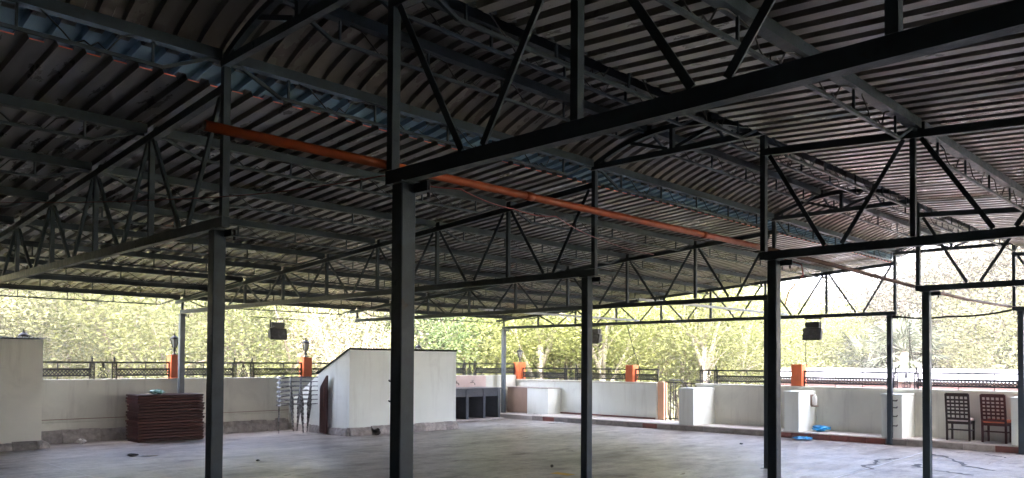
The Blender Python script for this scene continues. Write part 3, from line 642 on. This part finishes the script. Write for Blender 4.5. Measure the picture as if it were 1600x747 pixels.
# stacked tabletops
z = .004
NT = 16
for k_ in range(NT):
    th = .068 if k_ != NT-4 else .05
    dx, dy = random.uniform(-.022, .022), random.uniform(-.022, .022)
    if k_ >= NT-3: dx -= .03
    i_ = NT-1-k_
    lab = 'dark wooden folding tabletop, topmost of the stack, with the mint bag on it' if i_ == 0 else 'dark wooden folding tabletop, lowest of the stack, on the floor' if k_ == 0 else 'dark wooden folding tabletop, %s from the top of the stack' % ORD[i_]
    t = thing('folding_table', (4.45, 15.15, z), lab, 'table', 'stacked folding tabletops')
    x0, x1, y0, y1 = 3.72+dx, 5.20+dx, 14.72+dy, 15.47+dy
    MB().cbox((x0, y0, z+.028), (x1, y1, z+th-.003), .006).build('top', M['wood'], t)
    MB().box((x0+.012, y0+.004, z+.010), (x1-.012, y0+.04, z+.0275)).build('apron', M['wood_edge'], t)
    MB().box((x0+.03, y1-.05, z+.010), (x1-.03, y1-.02, z+.0275)).build('apron', M['wood_edge'], t)
    for xx in (x0+.01, x1-.05): MB().box((xx, y0+.05, z+.001), (xx+.04, y1-.06, z+.0275)).build('folded_leg', M['wood'], t)
    z += th
def crumple(name, c, r, seed, mat, label, cat, flat=.5, rx=1.0):
    g = random.Random(seed); V = []; F_ = []; nu, nv = 14, 8
    for j in range(nv+1):
        for i_ in range(nu):
            th_ = math.pi*j/nv; ph = 2*math.pi*i_/nu; rr = r*g.uniform(.62, 1.15)
            V.append((c[0]+rr*rx*math.sin(th_)*math.cos(ph), c[1]+rr*math.sin(th_)*math.sin(ph), c[2]+max(0.002, r*flat+rr*flat*math.cos(th_))))
    for j in range(nv):
        for i_ in range(nu): F_.append((j*nu+i_, j*nu+(i_+1) % nu, (j+1)*nu+(i_+1) % nu, (j+1)*nu+i_))
    return tag(MB().add(V, F_).build(name, M[mat]), label, cat)
crumple('plastic_bag', (4.18, 14.9, z), .13, 3, 'mint_bag', 'crumpled mint plastic bag on top of the stacked tabletops', 'bag', .45, 1.3)
crumple('plastic_bag', (16.42, 4.55, .162), .22, 4, 'blue_bag', 'crumpled bright blue bag on the ledge under the parapet', 'bag', .35, 1.2)
crumple('plastic_bag', (15.55, 4.62, .004), .24, 5, 'blue_bag', 'flattened bright blue bag on the floor before the ledge', 'bag', .16, 1.3)
crumple('litter', (2.75, 15.35, .004), .10, 8, 'paper', 'crumpled pale paper on the floor at the back wall, far left', 'litter', .6)
crumple('litter', (2.7, 12.2, .004), .09, 9, 'dark_litter', 'dark scrap on the floor in front of the tall grey block', 'litter', .3, 1.2)
crumple('litter', (2.95, 12.05, .004), .11, 10, 'paper', 'small flat paper scrap next to the dark scrap', 'litter', .1, 1.8)
crumple('litter', (4.05, 9.8, .004), .035, 11, 'dark_litter', 'tiny dark pebble on the floor right of the tabletops', 'litter', .5)
crumple('litter', (8.72, 12.70, .004), .095, 12, 'dark_litter', 'black lump lying against the foot of the stair head', 'litter', .9)
crumple('litter', (15.0, 12.3, .004), .24, 13, 'paper', 'flat white paper on the floor below the mint block', 'litter', .07, 1.5)
crumple('litter', (7.3, 5.4, .004), .03, 14, 'dark_litter', 'tiny dark scrap on the floor left of the central column', 'litter', .9)
crumple('litter', (13.4, 5.1, .004), .045, 15, 'dark_litter', 'small dark scrap on the floor left of the column under the pipe', 'litter', .4)
# nested chrome frames
def chrome_frame(z0, label):
    t = thing('chrome_frame', (7.65, 14.6, max(0, z0-.75)), label, 'table frame', 'nested chrome frames'); zt = z0
    x0, x1, y0, y1 = 7.03, 8.28, 14.36, 14.86
    ring = []
    for k_ in range(20):
        a_ = 2*math.pi*k_/20; ca, sa = math.cos(a_), math.sin(a_)
        ring.append(((x0+x1)/2+(x1-x0)/2*math.copysign(abs(ca)**.55, ca), (y0+y1)/2+(y1-y0)/2*math.copysign(abs(sa)**.7, sa), zt-.035*abs(ca)**3))
    MB().tube(ring, .0125, 7, True).build('ring', M['chrome'], t)
    zb = zt-.745
    for a, b_ in (((7.05, 14.6), (7.05, 14.58)), ((8.27, 14.6), (8.25, 14.6))): MB().tube([(a[0], a[1], zt-.03), (b_[0], b_[1], zb+.012)], .0125, 7).build('leg', M['chrome'], t)
    for y in (14.36, 14.86):
        yb = y-.02
        for a, b_ in ((7.50, 7.60), (7.83, 7.70)): MB().tube([(a, y, zt), (b_, yb, zb+.012)], .0125, 7).build('leg', M['chrome'], t)
for k_ in range(7):
    chrome_frame(.757 + .115*k_, ['chrome tube frame, lowest of the nested stack, standing on the floor'][0] if k_ == 0 else 'chrome tube frame, topmost of the nested stack' if k_ == 6 else 'chrome tube frame, %s from the top of the nested stack' % ORD[6-k_])
# dark board
pl = [(13.72, .03), (13.72, 1.50), (13.75, 1.50), (14.02, 1.22), (14.05, 1.15), (14.05, .06), (14.02, .03)]
t = thing('leaning_board', (7.92, 14.1, .02), 'dark brown board standing on edge against the stair head side', 'board')
MB().prism(pl, 0, 7.885, 7.925).build('panel', M['wood'], t)
MB().box((7.87, 13.80, .70), (7.884, 13.86, 1.2)).build('batten', M['wood_edge'], t)
# floodlights
def floodlight(c, face, label):
    """hanging lamp; face = 'x' or 'y': the glass looks towards minus that axis"""
    x, y, z = c; t = thing('floodlight', (x, y, z), label, 'floodlight', 'hanging black floodlights')
    def B(a0, a1, d0, d1, z0, z1): return ((x+a0, y+d0, z0), (x+a1, y+d1, z1)) if face == 'y' else ((x+d0, y+a0, z0), (x+d1, y+a1, z1))
    def Q(a, d, zz): return (x+a, y+d, zz) if face == 'y' else (x+d, y+a, zz)
    hs_ = MB(); w0, w1 = .235, .20
    V = [Q(-w0, -.10, z-.52), Q(w0, -.10, z-.52), Q(w0, -.05, z-.22), Q(-w0, -.05, z-.22), Q(-w1, .10, z-.46), Q(w1, .10, z-.46), Q(w1, .12, z-.26), Q(-w1, .12, z-.26)]
    hs_.add(V, [(0,1,2,3),(5,4,7,6),(0,4,5,1),(1,5,6,2),(2,6,7,3),(3,7,4,0)]); h_ = hs_.build('housing', M['black'], t)
    MB().add([Q(-w0+.03, -.1005, z-.495), Q(w0-.03, -.1005, z-.495), Q(w0-.03, -.0585, z-.245), Q(-w0+.03, -.0585, z-.245), Q(-w0+.03, -.104, z-.495), Q(w0-.03, -.104, z-.495), Q(w0-.03, -.062, z-.245), Q(-w0+.03, -.062, z-.245)],
             [(4,5,6,7),(0,1,5,4),(1,2,6,5),(2,3,7,6),(3,0,4,7)]).build('glass', M['lamp_grey'], h_)
    bl = MB().cbox(*B(-.18, .18, -.06, .10, z-.215, z-.08), .008).build('ballast_box', M['black'], t)
    for k_ in range(7): MB().box(*B(-.15+k_*.05-.008, -.15+k_*.05+.008, -.055, .095, z-.079, z-.062)).build('fin', M['black'], bl)
    for s in (-1, 1):
        MB().beam(Q(s*.19, 0.02, z-.2), Q(s*.19, .02, z+.005), .012, .03).build('strap', M['iron'], t)
    MB().beam(Q(-.2, .02, z+.011), Q(.2, .02, z+.011), .03, .012).build('hanger_bar', M['iron'], t)
    return t
floodlight((7.36, 15.3, 2.94), 'y', 'black floodlight hanging at the back eave left of the stair head')
floodlight((15.86, 11.5, 2.97), 'x', 'black floodlight mostly hidden behind the central column')
floodlight((15.86, 4.5, 2.97), 'x', 'black floodlight hanging from the end truss above the orange pillar')
MB_ = tag(MB().box((15.86-.02, 11.28, 2.976), (15.93, 11.72, 2.998)).build('hanger_plate', M['iron']), 'small dark plate under the end truss behind the central column', 'plate')
tag(MB().box((15.86-.02, 4.28, 2.976), (15.93, 4.72, 2.998)).build('hanger_plate', M['iron']), 'small dark plate under the end truss above the right floodlight', 'plate')
tag(MB().tube([(6.6, 15.33, 3.0), (8.2, 15.33, 2.965)], .012, 6).build('hanger_rod', M['iron']), 'thin dark rod under the back eave carrying the left floodlight', 'rod')
# dispenser on pier
t = thing('wall_dispenser', (16.55, 4.82, .95), 'white bottle dispenser in a brown holder on the stub pier side', 'dispenser')
MB().lathe([(.045, .80), (.062, .82), (.062, 1.0), (.05, 1.04), (.022, 1.06), (.02, 1.09)], (16.55, 4.775, 0), 12).build('bottle', M['white_plastic'], t)
MB().box((16.47, 4.70, .775), (16.63, 4.838, .798)).build('shelf', M['tan'], t); MB().box((16.48, 4.8385, .80), (16.62, 4.856, 1.08)).build('back_plate', M['tan'], t)

# chairs
def chair(y, wood, seat, label, zz=.162, xb=16.33, rz=0.0):
    t = thing('lattice_chair', (0, 0, 0), label, 'chair', 'lattice back chairs on the ledge'); W = .23
    b_top = lambda z_: -.11*max(0, (z_-.45))/.6
    def post(s): return MB().beam((0.02, s*W, 0), (0, s*W, .46), .042, .038, (1, 0, 0)).beam((0, s*W, .44), (-.10, s*W, 1.05), .040, .034, (1, 0, 0))
    for s in (-1, 1):
        post(s).build('back_post', M[wood], t); MB().beam((.40, s*(W-.01), 0), (.40, s*(W-.01), .43), .04, .04).build('front_leg', M[wood], t)
        MB().beam((.02, s*(W-.005), .23), (.40, s*(W-.01), .23), .022, .03).build('stretcher', M[wood], t); MB().beam((.0, s*(W-.005), .40), (.42, s*(W-.01), .40), .025, .06).build('apron', M[wood], t)
    MB().beam((0.0, -W, .40), (0.0, W, .40), .025, .06).build('apron', M[wood], t); MB().beam((.42, -W, .40), (.42, W, .40), .025, .06).build('apron', M[wood], t)
    MB().beam((.20, -W, .23), (.20, W, .23), .022, .03).build('stretcher', M[wood], t)
    P = lambda y_, z_: (-.10*(z_-.44)/.61, y_, z_)
    bk = MB().beam(P(-W, 1.03), P(W, 1.03), .030, .075).build('top_rail', M[wood], t)
    MB().beam(P(-W, .49), P(W, .49), .026, .05).build('low_rail', M[wood], t)
    for k_ in range(1, 6): MB().beam(P(-W, .515+.48*k_/6), P(W, .515+.48*k_/6), .020, .040).build('cross_slat', M[wood], t)
    for k_ in range(1, 5): yy = -W+2*W*k_/5; MB().beam((P(yy, .50)[0]-.003, yy, .50), (P(yy, 1.0)[0]-.003, yy, 1.0), .040, .022, (0, 1, 0)).build('upright_slat', M[wood], t)
    MB().cbox((-.01, -W+.0, .432), (.44, W, .50), .02).build('seat_cushion', M[seat], t)
    t.location = (xb, y, zz); t.rotation_euler.z = rz
chair(1.34, 'wood_chair', 'seat_white', 'dark lattice back chair with a cream seat beside the slim column', rz=.03)
chair(.62, 'wood_chair_red', 'seat_orange', 'reddish lattice back chair with an orange seat near the right edge', rz=-.03)

# ================================================================== BEYOND THE TERRACE
nb = thing('neighbour_building', (26, 1, -3.4), 'low neighbouring building with white rounded roof and pink wall beyond the railing', 'building')
MB().box((24.6, -14, -3.5), (30, 9.9, 1.30)).build('wall', M['neigh_pink'], nb)
vault = [(24.45, 1.302)] + [(24.45+.95-.95*math.cos(a_), 1.36+.36*math.sin(a_)) for a_ in [math.pi/2*j/10 for j in range(11)]] + [(30.1, 1.72), (30.1, 1.302)]
MB().prism(vault, 1, -14.1, 10.0).build('roof', M['neigh_white'], nb)
for y in (-8, -5.2, -2.4, .4, 3.2, 6.0, 8.6): MB().box((24.585, y-.35, -.9), (24.597, y+.35, .5)).build('window', M['lamp_grey'], nb)

def leaves(pos, size, tone, nrm_up=0.35):
    """many small leaf quads with random tilt"""
    n_ = len(pos); a = rng.normal(size=(n_, 3)); a[:, 2] *= .6; a /= np.linalg.norm(a, axis=1)[:, None]
    nn = rng.normal(size=(n_, 3)); nn[:, 2] += nrm_up; b = np.cross(nn, a); b /= np.linalg.norm(b, axis=1)[:, None]
    s = size*rng.uniform(.6, 1.3, n_)[:, None]; a *= s; b *= s*.55
    V = np.stack([pos-a*.9, pos-b*.55+a*.05, pos+a, pos+b*.55+a*.05], 1).reshape(-1, 3)
    me = bpy.data.meshes.new('crown'); me.vertices.add(n_*4); me.vertices.foreach_set('co', V.ravel().astype(np.float32))
    me.loops.add(n_*4); me.loops.foreach_set('vertex_index', np.arange(n_*4, dtype=np.int32))
    me.polygons.add(n_); me.polygons.foreach_set('loop_start', np.arange(0, n_*4, 4, dtype=np.int32)); me.polygons.foreach_set('loop_total', np.full(n_, 4, dtype=np.int32))
    at = me.attributes.new('tone', 'FLOAT', 'FACE'); at.data.foreach_set('value', np.clip(tone, 0, 1).astype(np.float32))
    me.update(calc_edges=True); return me
def grow(h, spread, nl, nclump, lsize, leafm, barkm, shape, seed, droop=0.0):
    """tree at the origin: trunk with limbs, crown of leaf clumps; returns (trunk mesh, crown mesh)"""
    g = random.Random(seed); tr = MB(); tips = []
    lean = (g.uniform(-.06, .06), g.uniform(-.06, .06)); ht = h*shape['bole']
    path = [(lean[0]*z_+.12*math.sin(z_*.8+seed), lean[1]*z_+.12*math.cos(z_*.7), z_) for z_ in [ht*j/6 for j in range(7)]]
    r0 = h*.020; tr.tube(path, [r0*(1-.5*j/6) for j in range(7)], 8)
    for b_ in range(shape['limbs']):
        s0 = Vector(path[g.choice([3, 4, 5, 6, 6])]); a_ = 2*math.pi*(b_+g.uniform(-.3, .3))/shape['limbs']; up = g.uniform(.35, 1.0)
        L = (h-s0.z)*g.uniform(.75, 1.0); out = spread*g.uniform(.45, 1.0)*(1.15-up*.6)
        e = s0+Vector((math.cos(a_)*out, math.sin(a_)*out, L*up)); mid = s0.lerp(e, .5)+Vector((g.uniform(-.3, .3), g.uniform(-.3, .3), .25*L*.3))
        pts = [s0, s0.lerp(mid, .5), mid, mid.lerp(e, .5)+Vector((0, 0, .1)), e]; tr.tube(pts, [r0*.42, r0*.34, r0*.25, r0*.16, r0*.07], 6); tips += [mid, pts[3], e]
        for q in range(4):
            s1 = pts[g.choice([1, 2, 3])]; a2 = a_+g.uniform(-1.4, 1.4); e2 = s1+Vector((math.cos(a2)*out*.5, math.sin(a2)*out*.5, L*g.uniform(0, .35))); tr.tube([s1, s1.lerp(e2, .5)+Vector((0, 0, .12)), e2], [r0*.17, r0*.11, r0*.04], 5); tips += [e2, s1.lerp(e2, .6)]
    tips = np.array([list(v) for v in tips]); C_ = []
    cen = tips[rng.integers(0, len(tips), nclump)] + rng.normal(size=(nclump, 3))*np.array([.16, .16, .12])*spread
    per = nl//nclump; pos = []; tone = []
    for c in cen:
        rr = spread*rng.uniform(.10, .24); p_ = rng.normal(size=(per, 3))*rr*np.array([1, 1, .75]); p_[:, 2] -= droop*np.abs(rng.normal(size=per))*rr
        pos.append(c+p_); tone.append(rng.uniform(-.1, 1.1)+rng.normal(size=per)*.18)
    pos = np.concatenate(pos); tone = np.concatenate(tone); pos[:, 2] = np.maximum(pos[:, 2], .3)
    cr = leaves(pos, lsize, tone); cr.materials.append(M[leafm]); return tr.mesh('trunk', M[barkm]), cr
KIN = {
 'broad': [grow(9, 3.4, 38000, 150, .070, 'leaf_a', 'bark', dict(bole=.42, limbs=8), s) for s in (1, 2)],
 'olive': [grow(9, 3.0, 34000, 130, .068, 'leaf_b', 'bark', dict(bole=.5, limbs=8), s) for s in (3, 4)],
 'gum': [grow(11, 2.6, 17000, 100, .072, 'leaf_a', 'bark_pale', dict(bole=.55, limbs=7), s, 1.6) for s in (5, 6)],
 'dry': [grow(9, 3.0, 14000, 110, .066, 'leaf_c', 'bark', dict(bole=.45, limbs=10), s) for s in (7, 8)],
 'grey': [grow(9, 3.2, 40000, 170, .068, 'leaf_e', 'bark', dict(bole=.45, limbs=10), s) for s in (11, 12)],
 'deep': [grow(8, 3.0, 34000, 120, .070, 'leaf_d', 'bark', dict(bole=.4, limbs=8), s) for s in (9,)],
}
HN = {'broad': 9, 'olive': 9, 'gum': 11, 'dry': 9, 'deep': 8, 'grey': 9}
KL = {'broad': 'lime green broad tree', 'olive': 'olive green rounded tree', 'gum': 'slender pale trunked tree', 'dry': 'sparse pale dry tree', 'grey': 'grey brown branchy tree', 'deep': 'deep green bushy tree'}
def az_word(az):
    return ('past the tall left block' if az > 70 else 'behind the stacked tabletops' if az > 64 else 'behind the chrome frames' if az > 57 else 'behind the white stair head' if az > 49 else
            'behind the wash counter' if az > 44 else 'behind the central column' if az > 39 else 'behind the second orange pillar' if az > 35 else 'behind the gate' if az > 31 else
            'behind the third orange pillar' if az > 24 else 'behind the palms' if az > 18 else 'behind the two chairs')
cnt = {}
def plant(kind, az, D, top, wid=1.0):
    a_ = math.radians(az); x = -3+D*math.cos(a_); y = -4+D*math.sin(a_); z = terrain_z(x, y)-.15
    h = top-z; tm_, cm = KIN[kind][len(cnt) % len(KIN[kind])]
    base = '%s %s' % (KL[kind], az_word(az)); far = 'near' if D < 36 else 'farther back' if D > 46 else 'midway'
    lab = '%s, %s' % (base, far); k_ = cnt.get(lab, 0); cnt[lab] = k_+1
    if k_: lab += ', %s from left' % ORD[k_]
    t = thing('tree', (x, y, z), lab, 'tree', 'trees beyond the terrace')
    link('trunk', tm_, t); link('crown', cm, t)
    s = h/HN[kind]; t.scale = (s*wid, s*wid, s); t.rotation_euler.z = random.uniform(0, 6.28)
g = random.Random(21)
# near row, middle row, far row: azimuth is measured from +x around the terrace
for az, kind, D, top in [(84, 'broad', 33, 7), (79, 'olive', 30, 7.2), (74.5, 'broad', 35, 7.6), (70.5, 'broad', 32, 6.6), (67, 'dry', 36, 6.8), (63.5, 'broad', 31, 6.6), (60, 'olive', 34, 6.4), (56.5, 'dry', 30, 5.2),
                         (53, 'olive', 35, 6.8), (49.8, 'deep', 33, 6.3), (46.5, 'broad', 34, 6.9), (43.6, 'gum', 31, 7.6), (41.2, 'olive', 33, 6.3), (38.6, 'gum', 29, 7.4), (36.4, 'gum', 32, 7.9), (33.8, 'broad', 34, 6.8), (31.4, 'gum', 30, 7.6), (29.2, 'gum', 33, 7.2),
                         (26.6, 'broad', 34, 4.9), (23.4, 'olive', 36, 4.6), (20.6, 'broad', 37, 4.4), (17.3, 'grey', 37, 6.8), (15.2, 'grey', 35, 8.6), (13.2, 'olive', 33, 5.6), (11.0, 'grey', 36, 9.2), (8.2, 'olive', 34, 8.0), (5.0, 'broad', 36, 8)]:
    plant(kind, az, D, top+g.uniform(-.3, .3))
for i_, az in enumerate(np.linspace(82, 32, 18)): plant(['broad', 'olive', 'gum', 'broad', 'dry'][i_ % 5], float(az), 42+g.uniform(-3, 3), 8.6+g.uniform(-.6, .9), 1.1)
for i_, az in enumerate(np.linspace(83, 34, 14)): plant(['olive', 'broad', 'deep'][i_ % 3], float(az)-1, 54+g.uniform(-3, 3), 11+g.uniform(-.6, 1), 1.2)
for az, kind, D, top in [(28.5, 'olive', 45, 6.6), (24.5, 'olive', 46, 5.6), (21.8, 'dry', 48, 5.4), (18.8, 'grey', 47, 5.8), (16.4, 'grey', 55, 9.0), (12.8, 'grey', 56, 10.5), (14.6, 'grey', 60, 10.5), (10.6, 'grey', 58, 11.5), (7.5, 'grey', 56, 12), (16.2, 'grey', 46, 8.4), (13.8, 'grey', 44, 9.6), (11.8, 'grey', 46, 9.0), (9.4, 'grey', 45, 10.5), (6.4, 'olive', 47, 10)]: plant(kind, az, D, top)
# fan palm
def palm(az, D, top, label, seed):
    a_ = math.radians(az); x = -3+D*math.cos(a_); y = -4+D*math.sin(a_); z = terrain_z(x, y)-.1; gg = random.Random(seed)
    t = thing('palm_tree', (x, y, z), label, 'palm', 'palms beyond the terrace'); hc = top-1.0
    MB().tube([(x+.15*math.sin(j), y, z+(hc-z)*j/6) for j in range(7)], [.20-.012*j for j in range(7)], 8).build('trunk', M['bark'], t)
    for q in range(26):
        a2 = gg.uniform(0, 6.28); el = gg.uniform(-.5, 1.25); L = gg.uniform(.75, 1.05); d = Vector((math.cos(a2)*math.cos(el), math.sin(a2)*math.cos(el), math.sin(el)))
        s0 = Vector((x, y, hc)); e = s0+d*L; fr = MB(); fr.tube([s0, s0.lerp(e, .5)+Vector((0, 0, .05)), e], .018, 5)
        sd_ = d.cross(Vector((0, 0, 1))).normalized(); upv = sd_.cross(d)
        for k_ in range(15):
            th_ = (k_-7)/7*1.9; dd = (d*math.cos(th_)+sd_*math.sin(th_)).normalized(); tip = e+dd*gg.uniform(.75, 1.0)-Vector((0, 0, .10+.12*abs(th_))); wv = (sd_*math.cos(th_)-d*math.sin(th_)).normalized()*.035
            mid = e.lerp(tip, .5)+upv*.03; fr.add([e, mid-wv, tip, mid+wv], [(0, 1, 2, 3)])
        fr.keep = True; fr.build('frond', M['palm_leaf'], t)
M['palm_leaf'] = pmat('palm_leaf', (0.035, 0.045, 0.025), 0.5, 0.3, 2)
palm(18.6, 31, 3.3, 'fan palm behind the railing left of the slim column', 1)
palm(21.0, 33, 2.7, 'smaller fan palm left of the larger palm behind the white roof', 2)
# undergrowth on the slope
npl = 520; az = rng.uniform(4, 88, npl); D = rng.uniform(24, 70, npl); P0 = np.stack([-3+D*np.cos(np.radians(az)), -4+D*np.sin(np.radians(az))], 1)
pos = []; tone = []
for (x, y), d in zip(P0, D):
    if x < 31 and y < 11: continue
    n_ = 150; r_ = rng.uniform(.7, 1.6); p_ = rng.normal(size=(n_, 3))*r_*np.array([.6, .6, .55]); p_[:, 2] = np.abs(p_[:, 2])
    pos.append(np.array([x, y, terrain_z(x, y)])+p_); tone.append(rng.uniform(.2, .9)+rng.normal(size=n_)*.15)
ug = leaves(np.concatenate(pos), .13, np.concatenate(tone)); ug.materials.append(M['leaf_b'])
tag(link('undergrowth', ug), 'tangled pale green undergrowth covering the slope beyond the terrace', 'undergrowth', kind='stuff')

# ------------------------------------------------------------------ hazy air
hm = bpy.data.materials.new('hazy_air'); hm.use_nodes = True; ht_ = hm.node_tree
for n_ in list(ht_.nodes):
    if n_.type == 'BSDF_PRINCIPLED': ht_.nodes.remove(n_)
pv = ht_.nodes.new('ShaderNodeVolumePrincipled'); pv.inputs['Color'].default_value = (1.0, 0.98, 0.94, 1); pv.inputs['Density'].default_value = 0.0028; pv.inputs['Anisotropy'].default_value = 0.0
ht_.links.new(pv.outputs[0], ht_.nodes['Material Output'].inputs['Volume'])
hz = MB().box((-161, -161, -8), (261, 261, 26)).build('haze', hm); tag(hz, kind='stuff')
